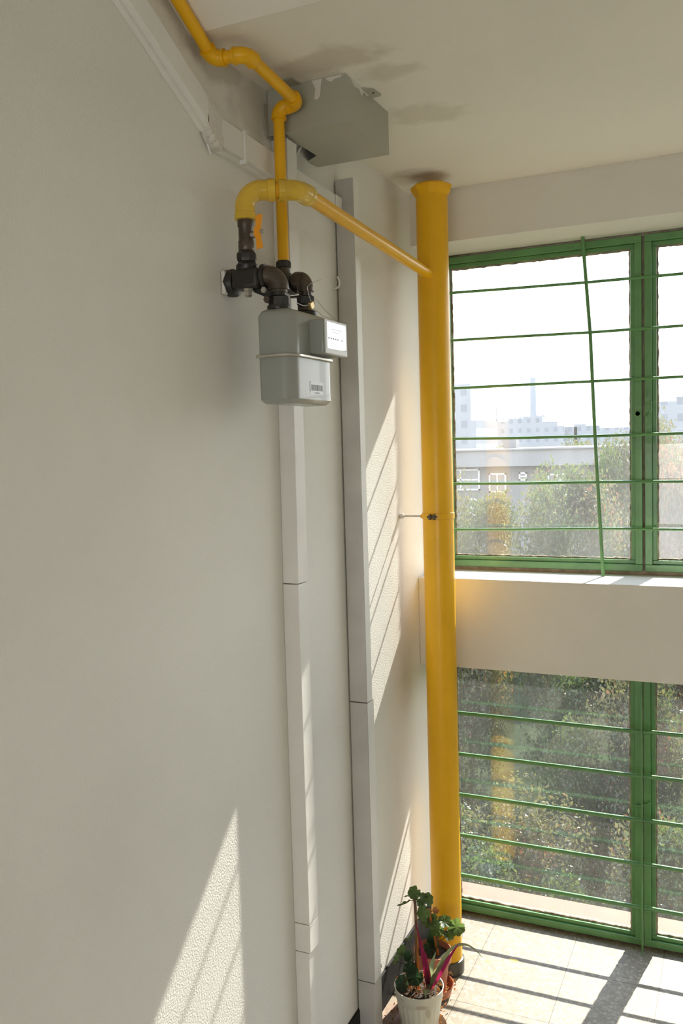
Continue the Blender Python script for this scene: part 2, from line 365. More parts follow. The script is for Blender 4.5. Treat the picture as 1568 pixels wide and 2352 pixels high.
# mortar packing round the frames
struct('trim_4', MB().box(0, XR, 3.19, 3.30, Z(-.471), Z(-.456)).box(0, XR, 3.19, 3.30, Z(.681), Z(.69)).box(0, .031, 3.19, 3.30, Z(-.456), Z(.681)).box(.742, .750, 3.195, 3.22, Z(-.456), Z(.681))
       .box(0, XR, 3.19, 3.30, 0, Z(-1.799)).box(0, .023, 3.19, 3.30, Z(-1.799), Z(-.787)).box(.735, .743, 3.195, 3.22, Z(-1.799), Z(-.787))
       .box(1.459, 1.469, 3.195, 3.22, Z(-.456), Z(.681)).box(1.459, 1.469, 3.195, 3.22, Z(-1.799), Z(-.787)).box(2.219, XR, 3.19, 3.3, Z(-.456), Z(.681)).box(2.219, XR, 3.19, 3.3, Z(-1.799), Z(-.787)),
       mat('mortar_packing', (0.42, 0.33, 0.26), 0.9, var=0.3, vscale=30, bump=1, bscale=60), 'rough mortar packing around the window frames')
# latch on upper meeting stiles, handle low
latch = MB().lathe([(.011, 0), (.011, -.004), (.0075, -.006), (.0075, 0)], (.728, 3.172, Z(.085)), 20, axis='y')
part('latch', latch, M['green'], w1)
part('latch', MB().tube([(.770, 3.165, Z(.125)), (.772, 3.160, Z(.10)), (.765, 3.158, Z(.078)), (.756, 3.160, Z(.076)), (.752, 3.165, Z(.085))], .0035, 10).lathe([(.010, .02), (.010, 0), (.004, -.002)], (.765, 3.16, Z(.078)), 16, axis='y'), M['green'], w2)
part('latch', MB().tube([(.715, 3.168, Z(-1.29)), (.735, 3.160, Z(-1.285)), (.757, 3.160, Z(-1.275)), (.762, 3.168, Z(-1.27))], .004, 10), M['green'], w3)

# ---------------------------------------------------------------- grilles
GR = 3.13
UB = [[(.02, .549), (.566, .536), (1.47, .530)], [(.02, .378), (.579, .367), (1.47, .366)], [(.02, .204), (.583, .201), (1.47, .199)],
      [(.02, .021), (.592, .014), (1.47, .015)], [(.02, -.145), (.600, -.1445), (1.47, -.145)], [(.02, -.316), (.607, -.305), (1.47, -.305)]]
g1 = thing('window_grille', 'green bar grille across the upper windows with a leaning upright rod', 'grille', (.6, GR, Z(-.471)), 'green window grilles')
part('upright_bar', MB().tube([(.556, GR, Z(.69)), (.579, GR, Z(.36)), (.592, GR, Z(.014)), (.616, GR, Z(-.471))], .0062, 10), M['green'], g1)
for b_ in UB:
    for (p, q) in ((b_[0], b_[1]), (b_[1], b_[2])):
        mid = ((p[0]+q[0])/2, (p[1]+q[1])/2 + random.uniform(-.002, .002))
        part('bar', MB().tube([(p[0], GR, Z(p[1])), (mid[0], GR, Z(mid[1])), (q[0], GR, Z(q[1]))], .0050, 8), M['green'], g1)
LB = [(-1.007, -1.006), (-1.165, -1.165), (-1.322, -1.326), (-1.48, -1.485), (-1.637, -1.643)]
g2 = thing('window_grille', 'green bar grille across the lower windows with a flat upright ending in a point', 'grille', (.74, GR, 0.01), 'green window grilles')
up_ = MB().prism([(GR-.022, Z(-.79)), (GR+.003, Z(-.79)), (GR+.003, Z(-1.70)), (GR+.003, Z(-1.765)), (GR-.008, Z(-1.808)), (GR-.022, Z(-1.76))], 'x', .7385, .7435)
part('upright_bar', up_, M['green'], g2, smooth=False)
for (za, zb) in LB:
    part('bar', MB().tube([(.02, GR, Z(za)), (.737, GR, Z(za-.002))], .0076, 10), M['green'], g2)
    part('bar', MB().tube([(.745, GR, Z(za)), (1.47, GR, Z(zb))], .0076, 10), M['green'], g2)

# ---------------------------------------------------------------- large yellow riser
PX, PY = .131, 2.80
pr = thing('gas_riser_pipe', 'tall thick yellow standpipe in the window corner', 'pipe', (PX, PY, 0))
part('pipe', MB().lathe([(.0515, .012), (.0515, Z(.822))], (PX, PY, 0), 48), M['yellow'], pr)
part('collar', MB().lathe([(.052, Z(.800)), (.0555, Z(.806)), (.064, Z(.818)), (.068, Z(.832)), (.060, Z(.838)), (.03, Z(.842))], (PX, PY, 0), 9), M['yellow'], pr, smooth=False)
part('floor_sleeve', MB().lathe([(.0575, 0), (.0580, .040), (.0560, .047), (.0518, .049)], (PX, PY, 0), 40), M['ring'], pr)
cl = part('clamp_band', MB().lathe([(.0520, Z(-.246)), (.0540, Z(-.245)), (.0540, Z(-.226)), (.0520, Z(-.225))], (PX, PY, 0), 40), M['yellow'], pr)
part('clamp_lug', MB().box(PX-.012, PX-.006, PY-.066, PY-.050, Z(-.245), Z(-.227)).box(PX+.002, PX+.008, PY-.066, PY-.050, Z(-.245), Z(-.227)).tube([(PX-.018, PY-.060, Z(-.236)), (PX+.014, PY-.060, Z(-.236))], .004, 8), M['rust'], pr)
rod = thing('pipe_standoff_rod', 'thin steel rod tying the thick yellow pipe to the left wall', 'bracket', (0, 2.786, Z(-.237)))
part('rod', MB().tube([(0, 2.786, Z(-.237)), (.082, 2.790, Z(-.237))], .0032, 10), M['steel'], rod)
part('nut', MB().lathe([(.008, 0), (.009, .004), (.009, .013), (.005, .014)], (0, 2.786, Z(-.237)), 6, axis='x'), M['sticker'], rod, smooth=False)
part('nut', MB().lathe([(.007, .074), (.007, .081)], (0, 2.790, Z(-.237)), 6, axis='x'), M['yellow'], rod, smooth=False)

# ---------------------------------------------------------------- pipe runs with elbows
def arc_pts(a, b, c, R, n=10):
    a, b, c = Vector(a), Vector(b), Vector(c); d1 = (a-b).normalized(); d2 = (c-b).normalized()
    ang = d1.angle(d2); tlen = R/math.tan(ang/2)
    p0 = b+d1*tlen; p1 = b+d2*tlen; bis = (d1+d2).normalized(); cen = b+bis*(R/math.sin(ang/2))
    v0 = p0-cen; v1 = p1-cen; th = v0.angle(v1); out = []
    for i in range(n+1):
        k = i/n; out.append((cen + (v0*math.sin((1-k)*th)+v1*math.sin(k*th))/math.sin(th)))
    return out
def pipe_run(root, nodes, r, R, fat, m, mf, sleeve=.012):
    n = len(nodes); ends = []
    prev = Vector(nodes[0])
    for i in range(1, n-1):
        rr = R[i-1] if isinstance(R, (list, tuple)) else R
        A = arc_pts(nodes[i-1], nodes[i], nodes[i+1], rr)
        if (A[0]-prev).length > .004: part('pipe', MB().tube([prev, A[0]], r, 24), m, root)
        d0 = (Vector(nodes[i])-Vector(nodes[i-1])).normalized(); d1 = (Vector(nodes[i+1])-Vector(nodes[i])).normalized()
        pts = [A[0]-d0*sleeve, A[0]-d0*sleeve*.95, A[0]-d0*sleeve*.45, A[0]-d0*sleeve*.40] + A + [A[-1]+d1*sleeve*.40, A[-1]+d1*sleeve*.45, A[-1]+d1*sleeve*.95, A[-1]+d1*sleeve]
        rs = [r*1.02, r+fat*1.35, r+fat*1.35, r+fat] + [r+fat]*len(A) + [r+fat, r+fat*1.35, r+fat*1.35, r*1.02]
        part('elbow', MB().tube(pts, rs, 24), mf, root)
        prev = A[-1]
    if (Vector(nodes[-1])-prev).length > .004: part('pipe', MB().tube([prev, nodes[-1]], r, 24), m, root)

inlet = thing('gas_inlet_pipe', 'lemon yellow pipe from the thick riser bending down to the valve', 'pipe', (.13, 2.75, Z(.555)))
pipe_run(inlet, [W((.128, 2.77, .550)), W((.163, 1.778, .566)), W((.060, 1.715, .566)), W((.060, 1.715, .500))], .0172, [.034, .038], .0045, M['yellow'], M['yellow2'], sleeve=.027)
part('weld', MB().lathe([(.017, -.054), (.0215, -.050), (.020, -.046)], (.129, PY, Z(.5505)), 24, axis='y'), M['yellow'], inlet)
part('coupling', MB().tube([W((.119, 1.751, .566)), W((.117, 1.750, .566)), W((.104, 1.742, .566)), W((.102, 1.741, .566))], [.021, .0245, .0245, .021], 24), M['yellow2'], inlet)
thin = thing('gas_outlet_pipe', 'thin orange-yellow pipe rising to the ceiling and following the sloping stair underside', 'pipe', (.06, 1.905, Z(.44)))
sl0 = (.030, .9, .826+(1.657-.9)*SL)
pipe_run(thin, [W(sl0), W((.030, 1.657, .826)), W((.104, 1.668, .826)), W((.102, 1.912, .806)), W((.052, 1.903, .803)), W((.052, 1.903, .440))], .0133, [.022, .024, .021, .021], .0035, M['yellow'], M['yellow'], sleeve=.008)

# ---------------------------------------------------------------- valve, regulator, meter connections
P1 = (.060, 1.715); CA = (.130, 1.727); CB = (.130, 1.858)
val = thing('ball_valve', 'brown gas ball valve with an orange butterfly handle', 'valve', (P1[0], P1[1], Z(.435)))
part('body', MB().lathe([(.0165, Z(.436)), (.0175, Z(.440)), (.0175, Z(.455)), (.0160, Z(.458)), (.0160, Z(.485)), (.0178, Z(.488)), (.0178, Z(.502)), (.0150, Z(.508))], (*P1, 0), 20), M['rust'], val)
part('stem', MB().lathe([(.0075, .014), (.0075, .026), (.0045, .027), (.0045, .036)], (P1[0], P1[1], Z(.468)), 12, axis='x'), M['steel'], val)
hv = MB().prism([(.032, .036), (.049, .0365), (.045, .010), (.043, 0), (.044, -.012), (.048, -.035), (.032, -.037), (.031, -.014), (.026, -.006), (.026, .008), (.031, .012)], 'y', -.0125, -.009)
hv.v = [(p[0]+P1[0], p[1]+P1[1], p[2]+Z(.470)) for p in hv.v]
hd = part('handle', hv, M['orange'], val, smooth=False, bevel=.0015, label='orange butterfly handle')
part('nut', MB().lathe([(.004, .0420), (.004, .0500), (.002, .0515)], (P1[0], P1[1]-.0105, Z(.470)), 6, axis='x'), M['steel'], val)
part('hemp_sealant', MB().lathe([(.0172, Z(.503)), (.0195, Z(.507)), (.017, Z(.512)), (.014, Z(.513))], (*P1, 0), 12, rip=lambda a, z: .12*math.sin(a*7+z*900)), M['rust'], val)

reg = thing('gas_regulator', 'black iron gas regulator between the valve and the meter', 'regulator', (P1[0], P1[1], Z(.345)))
part('union_nut', MB().lathe([(.0180, Z(.410)), (.0205, Z(.412)), (.0225, Z(.418)), (.0225, Z(.428)), (.0180, Z(.434)), (.0165, Z(.437))], (*P1, 0), 8), M['iron'], reg, smooth=False)
part('union_ring', MB().lathe([(.0215, Z(.392)), (.0240, Z(.396)), (.0240, Z(.404)), (.0190, Z(.410))], (*P1, 0), 24), M['iron'], reg)
part('body', MB().box(P1[0]-.030, P1[0]+.036, P1[1]-.022, P1[1]+.024, Z(.352), Z(.395)), M['iron'], reg, bevel=.007)
part('diaphragm_case', MB().lathe([(.022, -.052), (.030, -.050), (.031, -.036), (.027, -.030), (.020, -.028)], (P1[0]-.004, P1[1]+.012, Z(.372)), 24, axis='x'), M['iron'], reg)
part('sticker', MB().box(P1[0]-.0565, P1[0]-.0555, P1[1]-.014, P1[1]+.035, Z(.350), Z(.394)), M['sticker'], reg, smooth=False, label='white printed sticker')
part('white_cover', MB().box(.002, .012, P1[1]-.018, P1[1]+.03, Z(.345), Z(.397)), M['sticker'], reg, bevel=.004, label='white cover against the wall')
part('outlet_flange', MB().tube([W((.096, 1.7215, .378)), W((.105, 1.722, .378))], .0262, 24), M['iron'], reg)
part('vent_plug', MB().lathe([(.011, Z(.352)), (.011, Z(.346)), (.009, Z(.345)), (.009, Z(.337)), (.006, Z(.334))], (P1[0]+.006, P1[1]-.008, 0), 6), M['steel'], reg, smooth=False)
brk = MB().prism([(.070, Z(.355)), (.118, Z(.350)), (.125, Z(.318)), (.112, Z(.316)), (.098, Z(.334)), (.074, Z(.345))], 'y', 1.715, 1.735)
part('bracket_arm', brk, M['iron'], reg, smooth=False, bevel=.003)
part('bolt', MB().lathe([(.007, 1.706), (.007, 1.714), (.004, 1.716)], (.104, 0, Z(.346)), 6, axis='y'), M['steel'], reg, smooth=False)
part('bolt', MB().lathe([(.008, 1.700), (.008, 1.716)], (.114, 0, Z(.324)), 6, axis='y'), M['rust'], reg, smooth=False)

def connection(root, c, zt, entry, m1):
    pipe_run(root, [entry, (c[0], c[1], zt), (c[0], c[1], Z(.340))], .0190, .026, .0035, m1, m1, sleeve=.006)
    part('nipple', MB().lathe([(.0165, Z(.350)), (.0165, Z(.330))], (*c, 0), 20), M['iron'], root)
    part('union_nut', MB().lathe([(.0185, Z(.333)), (.0235, Z(.330)), (.0235, Z(.312)), (.0190, Z(.312))], (*c, 0), 8), M['iron'], root, smooth=False)
    part('collar', MB().lathe([(.0255, Z(.303)), (.0265, Z(.306)), (.0255, Z(.312)), (.02, Z(.313))], (*c, 0), 28), M['iron'], root)
conA = thing('meter_inlet_elbow', 'black iron elbow joining the regulator to the grey meter', 'pipe fitting', (*CA, Z(.303)))
connection(conA, CA, Z(.378), W((.100, 1.722, .378)), M['rust'])
conB = thing('meter_outlet_elbow', 'dark iron elbow joining the grey meter to the thin yellow pipe', 'pipe fitting', (*CB, Z(.303)))
pipe_run(conB, [W((.052, 1.903, .448)), W((.052, 1.903, .392)), (CB[0], CB[1], Z(.392)), (CB[0], CB[1], Z(.34))], .0155, [.02, .025], .0035, M['rust'], M['rust'], sleeve=.006)
part('union_nut', MB().lathe([(.016, Z(.352)), (.0215, Z(.349)), (.0215, Z(.332)), (.018, Z(.330))], (*CB, 0), 8), M['iron'], conB, smooth=False)
part('nipple', MB().lathe([(.019, Z(.335)), (.019, Z(.313))], (*CB, 0), 20), M['rust'], conB)
part('collar', MB().lathe([(.0245, Z(.301)), (.026, Z(.305)), (.026, Z(.314)), (.02, Z(.318))], (*CB, 0), 28), M['iron'], conB)
part('hex_nipple', MB().lathe([(.0150, Z(.430)), (.0190, Z(.432)), (.0190, Z(.444)), (.0150, Z(.447))], (.052, 1.903, 0), 8), M['iron'], conB, smooth=False)
part('socket', MB().tube([W((.078, 1.894, .386)), W((.100, 1.878, .386))], .0225, 20), M['iron'], conB)
part('bolt', MB().box(.088, .112, 1.862, 1.874, Z(.352), Z(.356)), M['rust'], conB)

# gas meter
mx0, mx1, my0, my1 = .097, .182, 1.682, 1.890
met = thing('gas_meter', 'light grey enamelled gas meter hanging on the left wall', 'gas meter', ((mx0+mx1)/2, (my0+my1)/2, Z(.099)))
def plan(off):
    out = []
    for (cx_, cy_, r, a0) in ((mx1, my0, .034, -90), (mx1, my1, .028, 0), (mx0, my1, .012, 90), (mx0, my0, .012, 180)):
        sx_ = -1 if cx_ == mx1 else 1; sy_ = 1 if cy_ == my0 else -1
        rc = max(r, off); ro = max(r-off, .0004); ccx = cx_+sx_*rc; ccy = cy_+sy_*rc
        for k in range(9):
            a = math.radians(a0+90*k/8); out.append((ccx+ro*math.cos(a), ccy+ro*math.sin(a)))
    return out
def shell(levels): return MB().loops([[(x, y, Z(z)) for (x, y) in plan(o)] for (z, o) in levels])
part('lower_shell', shell([(.0975, .022), (.0985, .011), (.1025, .005), (.108, .0), (.198, 0)]), M['grey'], met)
part('upper_shell', shell([(.203, 0), (.284, 0), (.291, .003), (.298, .009), (.3015, .017), (.303, .028)]), M['grey'], met)
part('seam_flange', shell([(.1965, 0), (.197, -.005), (.1985, -.0075), (.2025, -.0075), (.204, -.005), (.2045, 0)]), M['flange'], met, label='shiny metal seam band')
disp = part('index_box', MB().box(mx1-.004, .216, 1.768, 1.886, Z(.207), Z(.283)), M['grey'], met, bevel=.004)
part('index_bezel', MB().box(.216, .220, 1.768, 1.886, Z(.207), Z(.283)), M['frame_grey'], disp, bevel=.002)
part('index_window', MB().box(.220, .2206, 1.776, 1.877, Z(.219), Z(.277)), M['display'], disp, smooth=False, label='glossy display window')
ink = MB()
for i in range(5): ink.box(.2206, .2208, 1.782+i*.012, 1.788+i*.012, Z(.240), Z(.2435))
ink.box(.2206, .2208, 1.80, 1.86, Z(.262), Z(.2628)).box(.2206, .2208, 1.80, 1.845, Z(.256), Z(.2567)).box(.2206, .2208, 1.853, 1.857, Z(.2395), Z(.2435))
part('index_digits', ink, M['ink'], disp, smooth=False)
lab = part('barcode_label', MB().box(mx1, mx1+.0003, 1.762, 1.828, Z(.119), Z(.148)), M['paper'], met, smooth=False)
ink = MB(); rb = random.Random(3); y = 1.768
while y < 1.824:
    w_ = rb.choice((.0006, .0009, .0014)); ink.box(mx1+.0003, mx1+.0005, y, y+w_, Z(.128), Z(.141)); y += w_+rb.choice((.0010, .0018))
for k in range(8): ink.box(mx1+.0003, mx1+.0005, 1.785+k*.003, 1.7868+k*.003, Z(.122), Z(.1245))
ink.box(mx1+.0003, mx1+.0005, 1.761, 1.7622, Z(.124), Z(.149))
part('barcode', ink, M['ink'], lab, smooth=False)
seal = thing('seal_tag', 'small brass security seal hanging on thin wire above the meter', 'seal', W((.162, 1.822, .316)))
rot = Matrix.Rotation(math.radians(25), 3, 'X')
part('tag', MB().box(.158, .166, 1.811, 1.830, Z(.3135), Z(.3305), rot=rot, c=W((.162, 1.820, .322))), M['brass'], seal, bevel=.002)
part('wire', MB().tube([W(p) for p in ((.162, 1.822, .330), (.160, 1.812, .348), (.160, 1.808, .362), (.160, 1.825, .372), (.160, 1.85, .380), (.160, 1.88, .390))], .0006, 6), M['steel'], seal)
part('wire', MB().tube([W(p) for p in ((.166, 1.826, .316), (.178, 1.85, .300), (.192, 1.865, .294), (.21, 1.875, .290), (.2225, 1.884, .284), (.2228, 1.888, .270))], .0006, 6), M['steel'], seal)
part('wire', MB().tube([W(p) for p in ((.160, 1.812, .322), (.158, 1.79, .318), (.158, 1.765, .319), (.158, 1.742, .324))], .0006, 6), M['steel'], seal)
part('wire', MB().tube([W(p) for p in ((.162, 1.85, .34), (.176, 1.862, .316), (.196, 1.874, .296))], .0006, 6), M['steel'], seal)

# ---------------------------------------------------------------- conduits and trunking
c1 = thing('cable_conduit', 'square white cable conduit running down the wall behind the gas meter', 'conduit', (.022, 1.97, 0), 'upright cable conduits')
def seg(root, nm, x1, y0, y1, z0, z1, m, lean=0):
    mb = MB().box(0.0005 if root is c1 else .0045, x1, y0, y1, Z(z0), Z(z1)); return part(nm, mb, m, root, smooth=False, bevel=.0012)
ucv = MB().prism([(1.942, Z(-.337)), (1.994, Z(-.337)), (2.008, Z(.752)), (1.957, Z(.752))], 'x', .0005, .044)
part('cover', ucv, M['conduit'], c1, smooth=False, bevel=.0012)
for (z0, z1) in ((-1.222, -.339), (-1.298, -1.224), (-1.809, -1.300)):
    seg(c1, 'cover', .044 if z1 > -1.3 else .040, 1.940, 1.992 if z1 > -1.3 else 1.968, z0, z1, M['conduit'])
part('base_channel', MB().prism([(1.992, Z(-1.298)), (2.0, Z(-1.298)), (2.016, Z(.752)), (1.997, Z(.752))], 'x', .0006, .030), M['conduit'], c1, smooth=False)
c2 = thing('cable_conduit', 'wide greyish cable conduit running down the wall right of the gas meter', 'conduit', (.03, 2.34, 0), 'upright cable conduits')
for (z0, z1, w_) in ((-.745, .752, .040), (-1.600, -.748, .052), (-1.809, -1.603, .056)):
    seg(c2, 'cover', .058, 2.322, 2.322+w_, z0, z1, M['conduit_grey'])
part('base_channel', MB().box(.0005, .020, 2.3625, 2.385, Z(-.745), Z(.752)), M['conduit'], c2, smooth=False)
part('side_skin', MB().box(.0583, .0590, 2.325, 2.361, Z(-.745), Z(.752)), M['conduit'], c2, smooth=False)
part('side_skin', MB().box(.0583, .0590, 2.325, 2.372, Z(-1.600), Z(-.748)), M['conduit'], c2, smooth=False)
part('joint_clip', MB().box(.035, .052, 2.374, 2.400, Z(-1.594), Z(-1.584)), M['sticker'], c2, bevel=.002)

def slope_box(y0, y1, zlow0, zlow1, h, x1):
    """box whose ends follow a slope in y"""
    v = [(x, y, Z(zz)) for (y, z) in ((y0, zlow0), (y1, zlow1)) for x in (0.0005, x1) for zz in (z, z+h)]
    return MB().add(v, [(0, 1, 3, 2), (4, 6, 7, 5), (0, 2, 6, 4), (1, 5, 7, 3), (0, 4, 5, 1), (2, 3, 7, 6)])
tk = thing('cable_trunking', 'white flat cable trunking following the stair slope then running level', 'trunking', (0, 1.66, Z(.68)))
ylow = lambda y: .678+(1.66-y)*SL
part('cover', slope_box(.8, 1.372, ylow(.8), ylow(1.372), .056, .024), M['conduit'], tk, smooth=False, bevel=.0015)
part('cover', slope_box(1.373, 1.640, ylow(1.373), ylow(1.640), .056, .025), M['conduit'], tk, smooth=False, bevel=.0015)
part('base_channel', slope_box(.8, 1.640, ylow(.8)-.012, ylow(1.64)-.012, .068, .012), M['conduit'], tk, smooth=False)
part('cover', slope_box(1.690, 1.785, .659, .656, .060, .024), M['conduit'], tk, smooth=False, bevel=.0015)
part('cover', slope_box(1.787, 1.939, .656, .651, .060, .025), M['conduit'], tk, smooth=False, bevel=.0015)
part('cover', slope_box(1.993, 2.275, .649, .641, .058, .024), M['conduit'], tk, smooth=False, bevel=.0015)
part('end_cap', slope_box(2.277, 2.320, .641, .640, .058, .026), M['conduit'], tk, smooth=False, bevel=.0015)
part('base_channel', slope_box(1.690, 1.939, .650, .643, .066, .012), M['conduit'], tk, smooth=False)
part('clip', slope_box(1.783, 1.790, .646, .646, .074, .0275), M['conduit'], tk, smooth=False)
M['dark_strip'] = mat('trunking_dark_strip', (0.22, 0.18, 0.12), 0.9, var=.35, vscale=30)  # thin dark brown strips on the wall along the trunking's top edge
part('top_edge_strip', slope_box(.8, 1.655, ylow(.8)+.057, ylow(1.655)+.057, .022, .002), M['dark_strip'], tk, smooth=False)
part('top_edge_strip', slope_box(1.70, 1.915, .7165, .711, .018, .002), M['dark_strip'], tk, smooth=False)
rk = random.Random(4); lump = MB()
lump.prism([(1.632, Z(.692)), (1.640, Z(.745)), (1.665, Z(.740)), (1.692, Z(.722)), (1.692, Z(.648)), (1.665, Z(.650)), (1.645, Z(.668))], 'x', .001, .025)
part('corner_fitting', lump, M['cap_white'], tk, bevel=.003)
for (y, z, r) in ((1.655, .667, .012), (1.668, .660, .011), (1.645, .676, .010), (1.683, .664, .010), (1.690, .672, .009)):
    mbs = MB().lathe([(r*math.sin(math.pi*(k+.5)/8), -r*math.cos(math.pi*(k+.5)/8)) for k in range(8)], (.018, y, Z(z)), 10, rip=lambda a, q: .15*math.sin(a*3+q*200))
    part('plaster_lump', mbs, M['cap_white'], tk)
part('torn_clip', MB().prism([(1.655, Z(.655)), (1.661, Z(.652)), (1.668, Z(.636)), (1.664, Z(.640))], 'x', .006, .010), M['conduit'], tk)
hk = obj('wall_hook', MB().tube([W(p) for p in ((.0, 2.300, .448), (.008, 2.301, .448), (.015, 2.302, .451), (.018, 2.303, .458), (.018, 2.303, .468), (.012, 2.303, .480))], .0032, 8), M['white_plastic'])
tag(hk, 'small cream cable hook on the wall beside the wide conduit', 'hook')

# ---------------------------------------------------------------- grey sheet metal box at ceiling
bx = thing('sheet_metal_box', 'grey sheet metal casing screwed to the ceiling above the meter', 'box', (.1, 2.07, Z(.757)))
BX0, BX1, BY0, BY1, BZ0, BZ1 = .004, .211, 1.940, 2.212, .757, .8645
part('front_panel', MB().box(BX0, BX1, BY0, BY0+.002, Z(BZ0), Z(BZ1)), M['boxgrey'], bx, smooth=False)
part('side_panel', MB().box(BX1-.002, BX1, BY0+.002, BY1, Z(BZ0), Z(BZ1)), M['boxgrey'], bx, smooth=False)
part('rear_panel', MB().box(BX0, BX1-.002, BY1-.002, BY1, Z(BZ0), Z(BZ1)), M['boxgrey'], bx, smooth=False)
poly = [(BX0+.044, BY0+.002), (BX1-.002, BY0+.002), (BX1-.002, BY1-.002), (BX0, BY1-.002), (BX0, 2.152), (.043, 2.127), (.040, 2.0)]
part('bottom_panel', MB().prism(poly, 'z', Z(BZ0), Z(BZ0)+.002), M['boxgrey'], bx, smooth=False)
part('side_flange', MB().prism([(1.918, Z(.827)), (1.9395, Z(.833)), (1.9395, Z(.753)), (1.934, Z(.752)), (1.921, Z(.778))], 'x', .001, .004), M['boxgrey'], bx, smooth=False)
part('ceiling_tab', MB().prism([(.211, 2.030), (.236, 2.050), (.240, 2.090), (.236, 2.096), (.211, 2.10)], 'z', Z(.8615), Z(.8645)), M['boxgrey'], bx, smooth=False)
part('screw', MB().lathe([(.003, Z(.8600)), (.003, Z(.8615))], (.228, 2.068, 0), 10), M['rust'], bx)
part('front_tab', MB().prism([(.040, 1.905), (.090, 1.900), (.096, 1.94), (.036, 1.94)], 'z', Z(.862), Z(.8645)), M['boxgrey'], bx, smooth=False)
sm = MB().prism([(.124, Z(.864)), (.150, Z(.864)), (.147, Z(.846)), (.144, Z(.824)), (.136, Z(.818)), (.129, Z(.822)), (.133, Z(.843))], 'y', 1.9385, 1.9398)
part('plaster_smear', sm, M['cap_white'], bx, smooth=False)
sm = MB().prism([(.158, Z(.864)), (.203, Z(.864)), (.198, Z(.858)), (.182, Z(.857)), (.176, Z(.852)), (.166, Z(.856))], 'y', 1.9385, 1.9398)
part('plaster_smear', sm, M['cap_white'], bx, smooth=False)
sm = MB().prism([(1.965, Z(.864)), (2.08, Z(.864)), (2.07, Z(.856)), (2.045, Z(.858)), (2.035, Z(.846)), (2.02, Z(.856)), (1.99, Z(.853)), (1.98, Z(.859))], 'x', .2110, .2122)
part('plaster_smear', sm, M['cap_white'], bx, smooth=False)
cbl = obj('cable', MB().tube([W(p) for p in ((.02, 2.02, .70), (.030, 2.05, .755), (.036, 2.075, .790), (.05, 2.1, .82), (.07, 2.12, .855))], .004, 8), M['white_plastic'])
tag(cbl, 'white cable rising into the gap of the grey ceiling box', 'cable')
obj_dark = part('shade_plate', MB().box(.006, .10, 2.00, 2.18, Z(.80), Z(.802)), M['dark'], bx, smooth=False)  # black plate stands in for the shade inside the open box

# ---------------------------------------------------------------- pots and plants
def pot(root, c, prof, m, rip=None, inner=None):
    part('pot', MB().lathe(prof, c, 48, cap=False, rip=rip), m, root)
def leaf_lobed(mb, c, nrm, r, seed=0, cup=.25, lobes=7, roll=0.0):
    rr = random.Random(seed); nrm = Vector(nrm).normalized()
    u = nrm.orthogonal().normalized(); w = nrm.cross(u); n = 42; rings = []
    c = Vector(c)
    V = [c]
    for ring, q in ((0, .35), (1, .7), (2, 1.0)):
        for k in range(n):
            a = 2*math.pi*k/n + roll
            notch = 1 - .40*math.exp(-((k-n/2)/1.6)**2)
            rad = r*q*(1 + (.055*math.sin(a*lobes)+.045*math.sin(a*lobes*3+seed))*q)*(notch if q > .3 else 1)
            h = cup*r*q*q + .09*r*q*math.sin(a*lobes+1.3)
            V.append(c + u*rad*math.cos(a) + w*rad*math.sin(a) + nrm*h)
    F = [(0, 1+k, 1+(k+1) % n) for k in range(n)]
    for ring in range(2):
        for k in range(n):
            a, b2 = 1+ring*n+k, 1+ring*n+(k+1) % n; F.append((a, a+n, b2+n, b2))
    mb.add(V, F); return mb
def strap(mb, pts, wmax, nrm=(0, -1, .3), fold=.25):
    P = [Vector(p) for p in pts]; V = []; F = []; n = len(P)
    for i, p in enumerate(P):
        t = (P[min(i+1, n-1)]-P[max(i-1, 0)]).normalized(); s = t.cross(Vector(nrm)).normalized(); k = i/(n-1)
        w = wmax*(.55+.45*math.sin(math.pi*min(1, k*1.3)))*(1-k**3)+.0004; up2 = s.cross(t)
        V += [p-s*w+up2*w*fold, p, p+s*w+up2*w*fold]
    for i in range(n-1):
        for k in range(2): F.append((i*3+k, i*3+k+1, i*3+k+4, i*3+k+3))
    return mb.add(V, F)
def bez(a, b, c, n=9):
    a, b, c = Vector(a), Vector(b), Vector(c); return [a*(1-k)**2+b*2*k*(1-k)+c*k*k for k in [i/(n-1) for i in range(n)]]

PC = (.150, 2.455)
s1 = thing('plant_saucer', 'brown plastic saucer under the cream fluted pot', 'saucer', (*PC, 0))
part('dish', MB().lathe([(.058, .001), (.070, .003), (.083, .022), (.085, .022), (.0845, .019), (.072, .0045), (.001, .004)], (*PC, 0), 40, cap=False), M['saucer'], s1)
p1 = thing('potted_geranium', 'leggy geranium with a bare brown stem in a cream fluted plastic pot', 'potted plant', (*PC, .006))
rip = lambda a, z: (.035*abs(math.sin(a*12)) if z < .112 else 0)
part('pot', MB().lathe([(.001, .007), (.050, .007), (.053, .012), (.0675, .108), (.0690, .112), (.0725, .118), (.0755, .146), (.0765, .150), (.074, .150), (.070, .120), (.065, .110), (.05, .02)], (*PC, 0), 96, cap=False, rip=rip), M['whitepot'], p1)
part('soil', MB().lathe([(.071, .133), (.05, .137), (.02, .134), (.001, .136)], (*PC, 0), 40, cap=False, rip=lambda a, z: .03*math.sin(a*5)), M['soil'], p1)
def PW(x, z, dy=0): return (x, PC[1]+dy, Z(z))
part('stem', MB().tube([PW(.138, -1.675), PW(.143, -1.60), PW(.145, -1.52), PW(.146, -1.46), PW(.144, -1.40), PW(.140, -1.387)], [.0062, .0060, .0056, .0052, .0048, .004], 10), M['stemb'], p1)
part('stem', MB().tube([PW(.152, -1.67, -.01), PW(.152, -1.58, -.01), PW(.154, -1.50, -.012)], [.004, .0036, .002], 8), M['stemo'], p1)
